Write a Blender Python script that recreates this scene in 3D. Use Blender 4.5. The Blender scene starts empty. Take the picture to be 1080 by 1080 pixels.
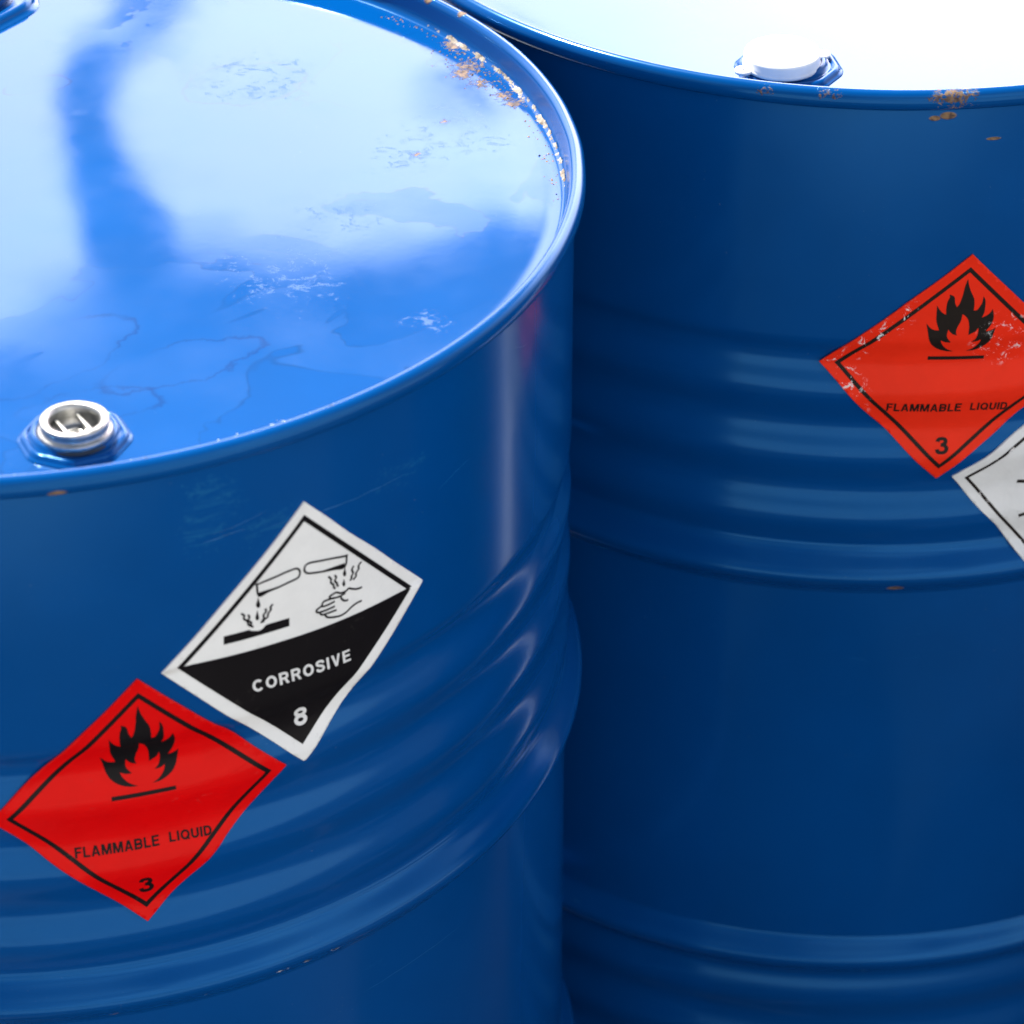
import bpy, bmesh, math, random
from math import sin, cos, pi, radians
from mathutils import Vector, Matrix, noise

# ------------------------------------------------------------------ camera, world, sun, exposure
S = bpy.context.scene
C = S.collection
cam_d = bpy.data.cameras.new('camera')
cam = bpy.data.objects.new('camera', cam_d)
C.objects.link(cam)
S.camera = cam
H_TOP = .886
cam.matrix_world = Matrix(((0.99987078, 0.01607546, 0.0, 0.0),
                           (-0.00933374, 0.58054553, -0.81417429, 0.0),
                           (-0.01308823, 0.81406908, 0.58062055, H_TOP + 0.8128381 + .004),
                           (0, 0, 0, 1)))
cam_d.sensor_width = 36
cam_d.lens = 3698.01 / 1080 * 36
cam_d.shift_x = (540 - 453.94) / 1080
cam_d.shift_y = (691.71 - 540) / 1080
cam_d.clip_start = .05
cam_d.clip_end = 2000
cam_d.dof.use_dof = True
cam_d.dof.focus_distance = 1.78
cam_d.dof.aperture_fstop = 11

SUN_EL, SUN_AZ = radians(56), radians(-35)      # azimuth from +Y towards +X
SUN_DIR = Vector((cos(SUN_EL) * sin(SUN_AZ), cos(SUN_EL) * cos(SUN_AZ), sin(SUN_EL)))
sd = bpy.data.lights.new('sun', 'SUN')
sd.energy = 5
sd.angle = radians(.6)
sd.color = (1, .95, .87)
so = bpy.data.objects.new('sun', sd)
C.objects.link(so)
so.location = (0, 0, 5)
so.rotation_euler = SUN_DIR.to_track_quat('Z', 'Y').to_euler()

S.view_settings.view_transform = 'Standard'
S.view_settings.look = 'None'
S.view_settings.exposure = 1.4
S.view_settings.gamma = 1


class NT:
    """Small helper for building node trees."""
    def __init__(self, tree):
        self.t = tree
        self.n = tree.nodes
        self.l = tree.links

    def node(self, typ, **kw):
        n = self.n.new(typ)
        for k, v in kw.items():
            setattr(n, k, v)
        return n

    def put(self, sock, v):
        if isinstance(v, bpy.types.NodeSocket):
            self.l.new(v, sock)
        else:
            if sock.type == 'RGBA' and not hasattr(v, '__len__'):
                v = (v, v, v, 1)
            if sock.type == 'RGBA' and len(v) == 3:
                v = tuple(v) + (1,)
            sock.default_value = v

    def math(self, op, a, b=0.0, c=0.0, clamp=False):
        n = self.node('ShaderNodeMath', operation=op, use_clamp=clamp)
        self.put(n.inputs[0], a)
        self.put(n.inputs[1], b)
        self.put(n.inputs[2], c)
        return n.outputs[0]

    def vmath(self, op, a, b=(0, 0, 0), scale=None):
        n = self.node('ShaderNodeVectorMath', operation=op)
        self.put(n.inputs[0], a)
        self.put(n.inputs[1], b)
        if scale is not None:
            self.put(n.inputs['Scale'], scale)
        return n.outputs[1] if op in ('LENGTH', 'DISTANCE', 'DOT_PRODUCT') else n.outputs[0]

    def step(self, x, lo, hi, a=0.0, b=1.0):
        n = self.node('ShaderNodeMapRange', interpolation_type='SMOOTHSTEP')
        self.put(n.inputs['Value'], x)
        self.put(n.inputs['From Min'], lo)
        self.put(n.inputs['From Max'], hi)
        self.put(n.inputs['To Min'], a)
        self.put(n.inputs['To Max'], b)
        return n.outputs[0]

    def noise(self, vec, scale, detail=3.0, rough=.5, dist=0.0, out=0):
        n = self.node('ShaderNodeTexNoise')
        self.put(n.inputs['Vector'], vec)
        self.put(n.inputs['Scale'], scale)
        self.put(n.inputs['Detail'], detail)
        self.put(n.inputs['Roughness'], rough)
        self.put(n.inputs['Distortion'], dist)
        return n.outputs[out]

    def mix(self, f, a, b):
        n = self.node('ShaderNodeMix', data_type='RGBA')
        self.put(n.inputs[0], f)
        self.put(n.inputs[6], a)
        self.put(n.inputs[7], b)
        return n.outputs[2]

    def curve(self, x, x0, x1, y0, y1, pts):
        v = self.math('DIVIDE', self.math('SUBTRACT', x, x0), x1 - x0, clamp=True)
        n = self.node('ShaderNodeFloatCurve')
        self.put(n.inputs['Value'], v)
        cu = n.mapping.curves[0]
        q = [((a - x0) / (x1 - x0), (b - y0) / (y1 - y0)) for a, b in pts]
        cu.points[0].location = q[0]
        cu.points[-1].location = q[-1]
        for p in q[1:-1]:
            cu.points.new(*p)
        n.mapping.update()
        return self.math('ADD', self.math('MULTIPLY', n.outputs[0], y1 - y0), y0)


def build_world():
    w = bpy.data.worlds.new('World')
    S.world = w
    w.use_nodes = True
    w.node_tree.nodes.clear()
    T = NT(w.node_tree)
    out = T.node('ShaderNodeOutputWorld')
    sky = T.node('ShaderNodeTexSky', sky_type='NISHITA', sun_disc=False)
    sky.sun_elevation = SUN_EL
    sky.sun_rotation = SUN_AZ
    sky.dust_density = 1.5
    b1 = T.node('ShaderNodeBackground')
    T.put(b1.inputs['Color'], sky.outputs[0])
    b1.inputs['Strength'].default_value = SKY_STRENGTH
    d = T.node('ShaderNodeTexCoord').outputs['Generated']
    sep = T.node('ShaderNodeSeparateXYZ')
    T.put(sep.inputs[0], d)
    x, y, z = sep.outputs
    el = T.math('MULTIPLY', T.math('ARCSINE', z), 57.29578)
    az = T.math('MULTIPLY', T.math('ARCTAN2', x, y), 57.29578)
    wob = T.math('SUBTRACT', T.noise(d, 14, 4, .55), .5)
    wob2 = T.math('SUBTRACT', T.noise(d, 45, 3, .5), .5)
    # top edge of the cloud bank that stands north of the yard
    top = T.curve(az, -20, 20, 15, 50, [(-20, 33), (-9, 30.5), (-6.6, 29.7), (-4.8, 28.9), (-1.2, 29.0), (.3, 28.8),
                                        (1.6, 28.1), (2.8, 29.3), (4.5, 31), (9, 33), (20, 34)])
    top = T.math('ADD', top, T.math('ADD', T.math('MULTIPLY', wob, 1.6), T.math('MULTIPLY', wob2, .5)))
    bank = T.step(T.math('SUBTRACT', top, el), -.55, .55)
    # blue rift through the bank
    rift_c = T.curve(el, 20, 32, -8, -3, [(20, -3.6), (24.6, -4.75), (25.4, -5.65), (26.2, -6.0), (27.6, -5.7), (28.8, -5.3), (32, -4.6)])
    rift_w = T.curve(el, 20, 32, 0, 2, [(20, .85), (24.6, .62), (26.2, .50), (27.6, .65), (28.8, .9), (32, 1.2)])
    off = T.math('ABSOLUTE', T.math('SUBTRACT', az, rift_c))
    off = T.math('SUBTRACT', off, T.math('ADD', rift_w, T.math('MULTIPLY', wob2, .3)))
    bank = T.math('MULTIPLY', bank, T.step(off, -.12, .16))
    # a small blue hole
    hx = T.math('DIVIDE', T.math('SUBTRACT', az, 1.0), 1.05)
    hy = T.math('DIVIDE', T.math('SUBTRACT', el, 26.15), .38)
    hr = T.math('SQRT', T.math('ADD', T.math('MULTIPLY', hx, hx), T.math('MULTIPLY', hy, hy)))
    bank = T.math('MULTIPLY', bank, T.step(hr, .55, 1.2, .0, 1))
    front = T.step(T.math('ABSOLUTE', az), 60, 110, 1, 0)
    low = T.step(el, 3, 16)
    bank = T.math('MULTIPLY', bank, T.math('MULTIPLY', front, low))
    # brighter towards the right of the bank
    lum = T.curve(az, -60, 60, 0, 8, BANK_LUM)
    # thin scattered cloud elsewhere
    thin = T.step(T.noise(d, 2.6, 5, .6), .45, .72)
    thin = T.math('MULTIPLY', thin, T.step(el, 0, 20))
    # soft haze patches just above the bank
    patch = T.math('MULTIPLY', T.step(T.noise(d, 11, 2, .5), .5, .7), T.math('MULTIPLY', front, .03))
    # bright thin cloud over the southern sky, behind the camera
    south = T.math('MULTIPLY', T.step(y, .1, -.5), T.math('MULTIPLY', T.step(el, -1, 4), T.step(el, 70, 30)))
    south = T.math('MULTIPLY', south, T.step(T.noise(d, 2.2, 4, .55), .36, .62, .35, 1.25))
    se = T.step(T.vmath('DOT_PRODUCT', d, (.86, -.51, 0)), .15, .80)
    se = T.math('MULTIPLY', se, T.step(T.noise(d, 5, 4, .6), .32, .56, .45, 1))
    thin = T.math('ADD', thin, T.math('MULTIPLY', south, T.math('ADD', SOUTH * .42, T.math('MULTIPLY', se, SOUTH * 2.6))))
    whit = T.math('ADD', T.math('MULTIPLY', bank, lum),
                  T.math('MULTIPLY', T.math('SUBTRACT', 1, bank), T.math('ADD', T.math('MULTIPLY', thin, THIN_LUM), patch)))
    b2 = T.node('ShaderNodeBackground')
    T.put(b2.inputs['Color'], T.mix(bank, (1, .95, .91), (1, .84, .88)))
    T.put(b2.inputs['Strength'], whit)
    add = T.node('ShaderNodeAddShader')
    T.l.new(b1.outputs[0], add.inputs[0])
    T.l.new(b2.outputs[0], add.inputs[1])
    T.l.new(add.outputs[0], out.inputs[0])


SKY_STRENGTH = .05
THIN_LUM = .15
SOUTH = 1.3
BANK_LUM = [(-60, .3), (-12, 2.0), (-7, 2.2), (0, 2.7), (3, 3.1), (6, 3.8), (9, 4.1), (14, 3.9), (60, .5)]
build_world()

GROUND_A, GROUND_B = (.33, .325, .31), (.47, .46, .44)
# sticker outlines in sticker units (-1..1 along the diagonals); frames are centre and half diagonals on the unrolled shell, in metres
FRAME_W = [[-0.29047,0.11669],[0.07099,0.00097],[0.00295,-0.07189]]
FRAME_R = [[-0.37458,0.18738],[0.07157,-0.00051],[0.00179,-0.07117]]
FRAME_R2 = [[-0.42788,0.16846],[0.07358,0.00316],[0.00468,-0.07071]]
FRAME_W2 = [[-0.3515,0.2498],[0.07191,0.01057],[0.00999,-0.06795]]
FLAME = [[-0.2624,0.4096],[-0.2437,0.3435],[-0.2263,0.2734],[-0.2018,0.2222],[-0.1663,0.1856],[-0.1264,0.1609],[-0.0721,0.1436],[-0.0234,0.1415],[-0.0639,0.1603],[-0.0966,0.1878],[-0.1219,0.223],[-0.135,0.2565],[-0.1067,0.2417],[-0.0793,0.2355],[-0.0568,0.2365],[-0.084,0.2702],[-0.0961,0.3053],[-0.0915,0.3561],[-0.081,0.3361],[-0.054,0.3114],[-0.0216,0.2993],[-0.0321,0.3338],[-0.024,0.3812],[-0.0077,0.4291],[-0.0043,0.4846],[0.0215,0.4651],[0.0461,0.4294],[0.06,0.3739],[0.0635,0.3014],[0.0866,0.3143],[0.1156,0.3328],[0.1304,0.3644],[0.1346,0.3109],[0.123,0.2647],[0.0963,0.2348],[0.1247,0.2369],[0.1465,0.2435],[0.1666,0.2567],[0.1547,0.2107],[0.1191,0.1656],[0.0734,0.1415],[0.1318,0.1476],[0.1836,0.1736],[0.2223,0.21],[0.2464,0.2663],[0.2619,0.3548],[0.2438,0.3422],[0.2186,0.3317],[0.19,0.3291],[0.2156,0.3681],[0.2332,0.4191],[0.2323,0.4677],[0.2172,0.5202],[0.2001,0.4872],[0.1757,0.4654],[0.1442,0.4503],[0.1563,0.4905],[0.1565,0.5534],[0.1498,0.6014],[0.1301,0.6374],[0.1304,0.5853],[0.1166,0.5467],[0.098,0.5166],[0.0749,0.5153],[0.0734,0.5658],[0.0635,0.6186],[0.0345,0.6758],[0.0123,0.7269],[-0.0046,0.7891],[-0.0188,0.7215],[-0.025,0.6476],[-0.0379,0.5791],[-0.0543,0.5465],[-0.0721,0.5824],[-0.0807,0.6263],[-0.097,0.6466],[-0.1239,0.6564],[-0.118,0.6342],[-0.1298,0.5947],[-0.1322,0.537],[-0.126,0.482],[-0.1547,0.4994],[-0.1817,0.5293],[-0.2027,0.5631],[-0.1974,0.4849],[-0.1899,0.4248],[-0.1605,0.347],[-0.1917,0.349],[-0.2257,0.3667]]
FLAME_BAR = [[-0.2021,0.096],[0.2249,0.0901],[0.2254,0.0615],[-0.2018,0.0636]]
TEXT = {"CORROSIVE":[[-0.3732,-0.321],[0.3712,-0.3462],[-0.3858,-0.2264]],"8":[[-0.0434,-0.7315],[0.0501,-0.7371],[-0.0544,-0.5876]],"FLAMMABLE":[[-0.4578,-0.3876],[0.1054,-0.3896],[-0.4602,-0.3079]],"LIQUID":[[0.1746,-0.3836],[0.4674,-0.4041],[0.1726,-0.3093]],"3":[[-0.0427,-0.7646],[0.0539,-0.7674],[-0.0476,-0.6249]]}
FILLS = [[[-0.33,0.4346],[-0.2373,0.4345],[-0.1663,0.4358],[-0.3302,0.406]],[[0.2986,0.4266],[0.3163,0.4232],[0.314,0.3954],[0.1152,0.436]],[[-0.3358,0.3983],[-0.327,0.3656],[-0.3204,0.3396],[-0.3227,0.3224],[-0.3362,0.3183],[-0.3485,0.333],[-0.3506,0.3516],[-0.3427,0.3706]],[[-0.3419,0.3045],[-0.3353,0.2724],[-0.3298,0.2466],[-0.3333,0.2297],[-0.3435,0.2257],[-0.3535,0.2385],[-0.3557,0.2548],[-0.3477,0.2787]],[[0.3166,0.392],[0.3231,0.3654],[0.3284,0.3417],[0.3247,0.3264],[0.3145,0.3244],[0.3043,0.3369],[0.3016,0.3548],[0.3104,0.3705]],[[0.3109,0.3067],[0.3161,0.2865],[0.3213,0.2664],[0.3176,0.2522],[0.3087,0.2497],[0.2998,0.2605],[0.2971,0.2772],[0.3046,0.2911]],[[-0.5784,0.1751],[-0.3987,0.172],[-0.3898,0.162],[-0.3742,0.1559],[-0.3405,0.1451],[-0.3179,0.1451],[-0.2998,0.1525],[-0.2838,0.169],[-0.2553,0.1717],[-0.1085,0.1663],[-0.1086,0.1034],[-0.579,0.1113]]]
STROKES = [[[-0.3465,0.5004],[-0.2824,0.5062],[-0.2142,0.5137],[-0.1453,0.5227],[-0.0756,0.5261],[-0.0498,0.5195],[-0.0333,0.497],[-0.0345,0.4677],[-0.0521,0.4489],[-0.1223,0.4387],[-0.1916,0.4289],[-0.2601,0.4217],[-0.3301,0.4084],[-0.3465,0.5004]],[[0.3299,0.4847],[0.3165,0.3968],[0.226,0.4131],[0.1396,0.4281],[0.0608,0.4465],[0.0284,0.4571],[0.007,0.4756],[0.001,0.4991],[0.0128,0.5246],[0.0486,0.5295],[0.1149,0.5171],[0.2131,0.4992],[0.3261,0.4755]],[[-0.3465,0.5004],[-0.3542,0.5076]],[[0.33,0.4704],[0.3337,0.4856]],[[-0.4566,0.3136],[-0.4346,0.2914],[-0.4381,0.2684],[-0.4127,0.2426],[-0.4073,0.2169],[-0.3851,0.1955]],[[-0.4091,0.2896],[-0.3981,0.2681],[-0.4071,0.2469],[-0.385,0.222],[-0.3895,0.2053],[-0.3718,0.1841]],[[-0.2297,0.3124],[-0.2469,0.2977],[-0.2458,0.2734],[-0.2641,0.2554],[-0.2688,0.2268],[-0.2927,0.2166],[-0.3007,0.1975]],[[-0.2855,0.2984],[-0.28,0.2726],[-0.2982,0.2545],[-0.2949,0.2293],[-0.3063,0.2126],[-0.3154,0.195]],[[0.1853,0.3737],[0.2077,0.3447],[0.2041,0.3221],[0.2266,0.2953],[0.2267,0.2772],[0.2418,0.2617]],[[0.2349,0.3665],[0.2476,0.3412],[0.2352,0.322],[0.2541,0.2966],[0.2542,0.2821],[0.2669,0.2699]],[[0.3884,0.3752],[0.3731,0.3514],[0.3837,0.3231],[0.3697,0.3011],[0.3724,0.2855],[0.3558,0.2766]],[[0.4521,0.3816],[0.4275,0.3593],[0.4303,0.3341],[0.4071,0.3135],[0.4073,0.2894],[0.3854,0.2706]],[[0.458,0.1838],[0.4317,0.1851],[0.4056,0.1911],[0.3731,0.2068],[0.3472,0.2197],[0.3307,0.2095],[0.3027,0.2074],[0.2773,0.2127],[0.2458,0.23],[0.2208,0.2253],[0.1972,0.22],[0.196,0.2084],[0.2085,0.1987],[0.2397,0.1913],[0.2775,0.1885],[0.3219,0.1949]],[[0.2838,0.1944],[0.2877,0.1711],[0.3005,0.1514],[0.3184,0.1381],[0.3441,0.1338]],[[0.2085,0.1963],[0.1713,0.1986],[0.1503,0.1982],[0.1381,0.1847],[0.137,0.1706],[0.1468,0.1608],[0.19,0.1611],[0.2361,0.1661]],[[0.137,0.1706],[0.1101,0.1615],[0.0943,0.1529],[0.0943,0.1408],[0.1102,0.1288],[0.1654,0.1258],[0.2363,0.1285]],[[0.12,0.1263],[0.1262,0.1106],[0.1385,0.101],[0.1656,0.0978],[0.2503,0.095]],[[0.1594,0.0966],[0.1657,0.0796],[0.1843,0.0638],[0.2217,0.0503],[0.2785,0.0387],[0.3294,0.0462],[0.3678,0.067],[0.4131,0.0811],[0.4564,0.0813]]]
from mathutils.geometry import tessellate_polygon

# ------------------------------------------------------------------ materials
D1 = (-0.21237, 1.56593)
D2 = (0.26130, 1.92308)
BLUE = (.0001, .052, .212)


def new_mat(name):
    m = bpy.data.materials.new(name)
    m.use_nodes = True
    m.node_tree.nodes.clear()
    T = NT(m.node_tree)
    o = T.node('ShaderNodeOutputMaterial')
    b = T.node('ShaderNodeBsdfPrincipled')
    T.l.new(b.outputs[0], o.inputs[0])
    return m, T, b


def spots(T, vec, pts, cache={}):
    """Ragged patches at fixed places of the steel: (x, y, z, radius, ragged, squash in z)."""
    key = T.t.name + str(id(T))
    if key not in cache:
        cache[key] = T.vmath('SUBTRACT', T.noise(vec, 260, 5, .8, out=1), (.5, .5, .5))
    res = None
    for (px, py, pz, r, rag, sq) in pts:
        v = T.vmath('ADD', T.vmath('SUBTRACT', vec, (px, py, pz)), T.vmath('SCALE', cache[key], scale=r * rag * 2.6))
        v = T.vmath('MULTIPLY', v, (1, 1, sq))
        m = T.step(T.vmath('LENGTH', v), r * .7, r, 1, 0)
        res = m if res is None else T.math('MAXIMUM', res, m)
    return res


def paint(name, rust=(), chip=(), grime=(), lid=False, rough=.16, light=0):
    m, T, b = new_mat(name)
    vec = T.node('ShaderNodeTexCoord').outputs['Object']
    col = T.mix(T.step(T.noise(vec, 5, 4, .6), .3, .7), tuple(c * .92 for c in BLUE), tuple(c * 1.08 for c in BLUE))
    # fine speckle of dust
    sp = T.step(T.noise(vec, 650, 2, .6), .70, .76)
    sp = T.math('MULTIPLY', sp, T.step(T.noise(vec, 22, 3), .45, .65))
    col = T.mix(T.math('MULTIPLY', sp, .22), col, (.2, .25, .32))
    ro = T.math('ADD', T.math('MULTIPLY', T.noise(vec, 30, 4, .6), .09), rough - .045)
    h = T.math('MULTIPLY', T.noise(vec, 7, 2, .4), .0005 if lid else .0008)
    h = T.math('ADD', h, T.math('MULTIPLY', T.noise(vec, 260, 2, .5), .000004))
    if lid:
        # tide marks where rain water dried: thin ragged outlines, slightly duller film inside them
        n1 = T.noise(vec, 9, 4, .55, .8)
        area = T.step(T.noise(vec, 6, 2),   .47, .60)
        edge = T.step(T.math('ABSOLUTE', T.math('SUBTRACT', n1, .5)), .0, .007, 1, 0)
        film = T.step(n1, .495, .505)
        edge = T.math('MULTIPLY', edge, area)
        film = T.math('MULTIPLY', film, area)
        col = T.mix(T.math('MULTIPLY', edge, .6), col, (.001, .03, .12))
        col = T.mix(T.math('MULTIPLY', film, .05), col, (.006, .10, .32))
        ro = T.math('ADD', ro, T.math('MULTIPLY', film, .05))
        # single dried drops: closed outlines at fixed places (x, y, radius, stretch, turn)
        wv = T.vmath('SCALE', T.vmath('SUBTRACT', T.noise(vec, 45, 5, .62, out=1), (.5, .5, .5)), scale=.022)
        wet = T.vmath('ADD', vec, wv)
        for (rx, ry, rr, st_, tw) in ((.0072, .0328, .0065, 1.0, 0), (.0414, -.1598, .020, 2.3, .9), (.118, .118, .022, 1.5, .3), (.0080, .1200, .010, 1.8, .5),
                                      (.155, -.045, .013, 1.7, 1.0), (.06, -.205, .014, 2.4, .2), (.035, .0900, .004, 1, 0), (.185, -.02, .008, 1.4, .6), (.10, -.17, .016, 2.6, .5)):
            mp = T.node('ShaderNodeMapping', vector_type='TEXTURE')
            mp.inputs['Location'].default_value = (rx, ry, LID_Z)
            mp.inputs['Rotation'].default_value = (0, 0, tw)
            mp.inputs['Scale'].default_value = (rr * st_, rr, .05)
            T.put(mp.inputs['Vector'], wet)
            ln = T.vmath('LENGTH', mp.outputs[0])
            oe = T.step(T.math('ABSOLUTE', T.math('SUBTRACT', ln, 1)), .0, .0011 / rr, 1, 0)
            col = T.mix(T.math('MULTIPLY', T.math('MULTIPLY', oe, T.step(T.noise(vec, 26, 2), .42, .6)), .6), col, (.0008, .022, .11))
            ro = T.math('ADD', ro, T.math('MULTIPLY', T.step(ln, .96, 1.02, 1, 0), .012))
        # scuffs: rubbed patches broken into short strokes
        sv = T.node('ShaderNodeMapping')
        sv.inputs['Rotation'].default_value = (0, 0, .55)
        sv.inputs['Scale'].default_value = (1, 1.5, 1)
        T.put(sv.inputs['Vector'], vec)
        st = T.step(T.noise(sv.outputs[0], 95, 8, .82, .9), .53, .57)
        where = spots(T, vec, grime) if grime else 0.0
        sc = T.math('MULTIPLY', st, where)
        col = T.mix(T.math('MULTIPLY', sc, .5), col, (.006, .045, .15))
        ro = T.math('ADD', ro, T.math('MULTIPLY', sc, .28))
    else:
        # faint rubs and hair scratches on the shell
        sv = T.node('ShaderNodeMapping')
        sv.inputs['Rotation'].default_value = (.15, .25, 0)
        sv.inputs['Scale'].default_value = (1, 1, 6)
        T.put(sv.inputs['Vector'], vec)
        st = T.step(T.noise(sv.outputs[0], 26, 5, .7, .6), .66, .72)
        st = T.math('MULTIPLY', st, T.step(T.noise(vec, 8, 2), .55, .68))
        col = T.mix(T.math('MULTIPLY', st, .3), col, (.02, .13, .32))
        if grime:
            w = spots(T, vec, grime)
            st2 = T.step(T.noise(sv.outputs[0], 60, 5, .7, .8), .42, .66)
            col = T.mix(T.math('MULTIPLY', T.math('MULTIPLY', st2, w), .28), col, (.02, .16, .30))
    metal = 0.0
    if chip:
        c = spots(T, vec, chip)
        white = T.step(T.noise(vec, 240, 2), .52, .58)
        col = T.mix(c, col, T.mix(white, (.015, .02, .035), (.55, .5, .48)))
        ro = T.math('ADD', ro, T.math('MULTIPLY', c, .4))
    if rust:
        r = spots(T, vec, rust)
        rc = T.mix(T.step(T.noise(vec, 300, 4, .7), .35, .68), (.07, .035, .018), (.26, .15, .06))
        col = T.mix(r, col, rc)
        ro = T.math('ADD', ro, T.math('MULTIPLY', r, .6))
        h = T.math('ADD', h, T.math('MULTIPLY', r, .0004))
    T.put(b.inputs['Base Color'], col)
    T.put(b.inputs['Roughness'], ro)
    b.inputs['IOR'].default_value = 1.6
    b.inputs['Specular Tint'].default_value = (.13, .53, 1, 1)
    bp = T.node('ShaderNodeBump')
    bp.inputs['Strength'].default_value = .55 if lid else .4
    bp.inputs['Distance'].default_value = 1
    T.put(bp.inputs['Height'], h)
    T.put(b.inputs['Normal'], bp.outputs[0])
    return m


def plain(name, col, rough, metal=0.0, var=.15, nscale=60, bump=.0001, ior=1.5, col2=None):
    m, T, b = new_mat(name)
    vec = T.node('ShaderNodeTexCoord').outputs['Object']
    f = T.step(T.noise(vec, nscale, 4, .65), .3, .7)
    T.put(b.inputs['Base Color'], T.mix(f, tuple(c * (1 - var) for c in col), col2 or tuple(min(1, c * (1 + var)) for c in col)))
    T.put(b.inputs['Roughness'], T.math('ADD', T.math('MULTIPLY', f, .12), rough - .06))
    b.inputs['Metallic'].default_value = metal
    b.inputs['IOR'].default_value = ior
    bp = T.node('ShaderNodeBump')
    bp.inputs['Strength'].default_value = .5
    bp.inputs['Distance'].default_value = 1
    T.put(bp.inputs['Height'], T.math('MULTIPLY', T.noise(vec, nscale * 3, 4, .6), bump))
    T.put(b.inputs['Normal'], bp.outputs[0])
    return m


def vinyl(name, col, rough=.3, worn=False, crease=.0006):
    """Sticker film or its print; the UV map holds the place on the sticker (-1..1), so wear goes through both."""
    m, T, b = new_mat(name)
    uv = T.node('ShaderNodeUVMap').outputs[0]
    f = T.noise(uv, 3, 4, .6)
    c = T.mix(T.step(f, .3, .7), tuple(k * .93 for k in col), col)
    if not worn:
        # a little grime gathered in streaks and near the corners
        g = T.math('MULTIPLY', T.step(T.noise(uv, 7, 5, .75, .4), .62, .72), .35 if max(col) > .5 and min(col) > .3 else .1)
        c = T.mix(g, c, (.24, .22, .19))
    if worn:
        sep = T.node('ShaderNodeSeparateXYZ')
        T.put(sep.inputs[0], uv)
        u, v = sep.outputs[0], sep.outputs[1]
        fl = T.step(T.noise(uv, 15, 6, .8, .7), .585, .61)
        e = T.math('ABSOLUTE', T.math('SUBTRACT', T.math('SUBTRACT', v, u), .88))   # near the top-left edge
        z1 = T.step(e, .02, .16, 1, 0)
        z1 = T.math('MULTIPLY', z1, T.step(u, -.42, -.30, 1, 0))
        du, dv = T.math('DIVIDE', T.math('SUBTRACT', u, .33), .26), T.math('DIVIDE', T.math('SUBTRACT', v, .25), .26)
        z2 = T.step(T.math('ADD', T.math('MULTIPLY', du, du), T.math('MULTIPLY', dv, dv)), .4, 1.1, .8, 0)
        e3 = T.math('ABSOLUTE', T.math('ADD', T.math('ADD', v, u), .9))
        z3 = T.math('MULTIPLY', T.step(e3, .02, .2, 1, 0), T.step(u, -.7, -.55, 1, 0))
        fl = T.math('MULTIPLY', fl, T.math('MAXIMUM', z1, T.math('MAXIMUM', z2, z3)))
        c = T.mix(fl, c, (.8, .76, .72))
    T.put(b.inputs['Base Color'], c)
    b.inputs['Roughness'].default_value = rough
    b.inputs['IOR'].default_value = 1.45
    b.inputs['Specular IOR Level'].default_value = .14 if max(col) < .1 else .5
    if col[0] > .5 and col[2] < .1:
        b.inputs['Specular Tint'].default_value = (1, .25, .2, 1)
    bp = T.node('ShaderNodeBump')
    bp.inputs['Strength'].default_value = .5
    bp.inputs['Distance'].default_value = 1
    T.put(bp.inputs['Height'], T.math('MULTIPLY', T.noise(uv, 4.5, 3, .5, .6), crease))
    T.put(b.inputs['Normal'], bp.outputs[0])
    return m


# ------------------------------------------------------------------ mesh helpers
def obj(name, bm, mat, parent=None, smooth=True, label=None):
    me = bpy.data.meshes.new(name)
    bm.normal_update()
    for f in bm.faces:
        f.smooth = smooth
    bm.to_mesh(me)
    bm.free()
    me.materials.append(mat)
    o = bpy.data.objects.new(name, me)
    C.objects.link(o)
    if parent:
        o.parent = parent
    if label:
        o['label'] = label
    return o


def revolve(prof, seg=288, a0=0.0, a1=2 * pi, cx=0.0, cy=0.0, z0=0.0, wob=None):
    """prof: list of (r, z); full circles close on themselves."""
    bm = bmesh.new()
    full = abs(a1 - a0 - 2 * pi) < 1e-6
    n = seg if full else seg + 1
    rings = []
    for (r, z) in prof:
        if r < 1e-7:
            rings.append([bm.verts.new((cx, cy, z0 + z))])
            continue
        ring = []
        for i in range(n):
            a = a0 + (a1 - a0) * i / seg
            rr, zz = r, z
            if wob:
                rr, zz = wob(a, r, z)
            ring.append(bm.verts.new((cx + rr * cos(a), cy + rr * sin(a), z0 + zz)))
        rings.append(ring)
    for A, B in zip(rings, rings[1:]):
        for i in range(seg):
            j = (i + 1) % n
            if len(A) == 1 and len(B) == 1:
                continue
            if len(A) == 1:
                bm.faces.new((A[0], B[i], B[j]))
            elif len(B) == 1:
                bm.faces.new((A[i], B[0], A[j]))
            else:
                bm.faces.new((A[i], B[i], B[j], A[j]))
    bmesh.ops.recalc_face_normals(bm, faces=bm.faces)
    return bm


def catmull(pts, n=8, closed=False):
    out = []
    N = len(pts)
    for i in range(N if closed else N - 1):
        if closed:
            p0, p1, p2, p3 = pts[i - 1], pts[i], pts[(i + 1) % N], pts[(i + 2) % N]
        else:
            p0, p1, p2, p3 = pts[max(i - 1, 0)], pts[i], pts[i + 1], pts[min(i + 2, N - 1)]
        for k in range(n):
            t = k / n
            out.append(tuple(.5 * (2 * b + (c - a) * t + (2 * a - 5 * b + 4 * c - d) * t * t + (3 * b - a - 3 * c + d) * t ** 3)
                             for a, b, c, d in zip(p0, p1, p2, p3)))
    if not closed:
        out.append(tuple(pts[-1]))
    return out


# shell profile: radius of the drum at a depth t below its top rim
Z1, Z2, RH, RB = .300, .586, .2952, .286


def sstep(x, a, b):
    x = max(0, min(1, (x - a) / (b - a)))
    return x * x * (3 - 2 * x)


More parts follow.
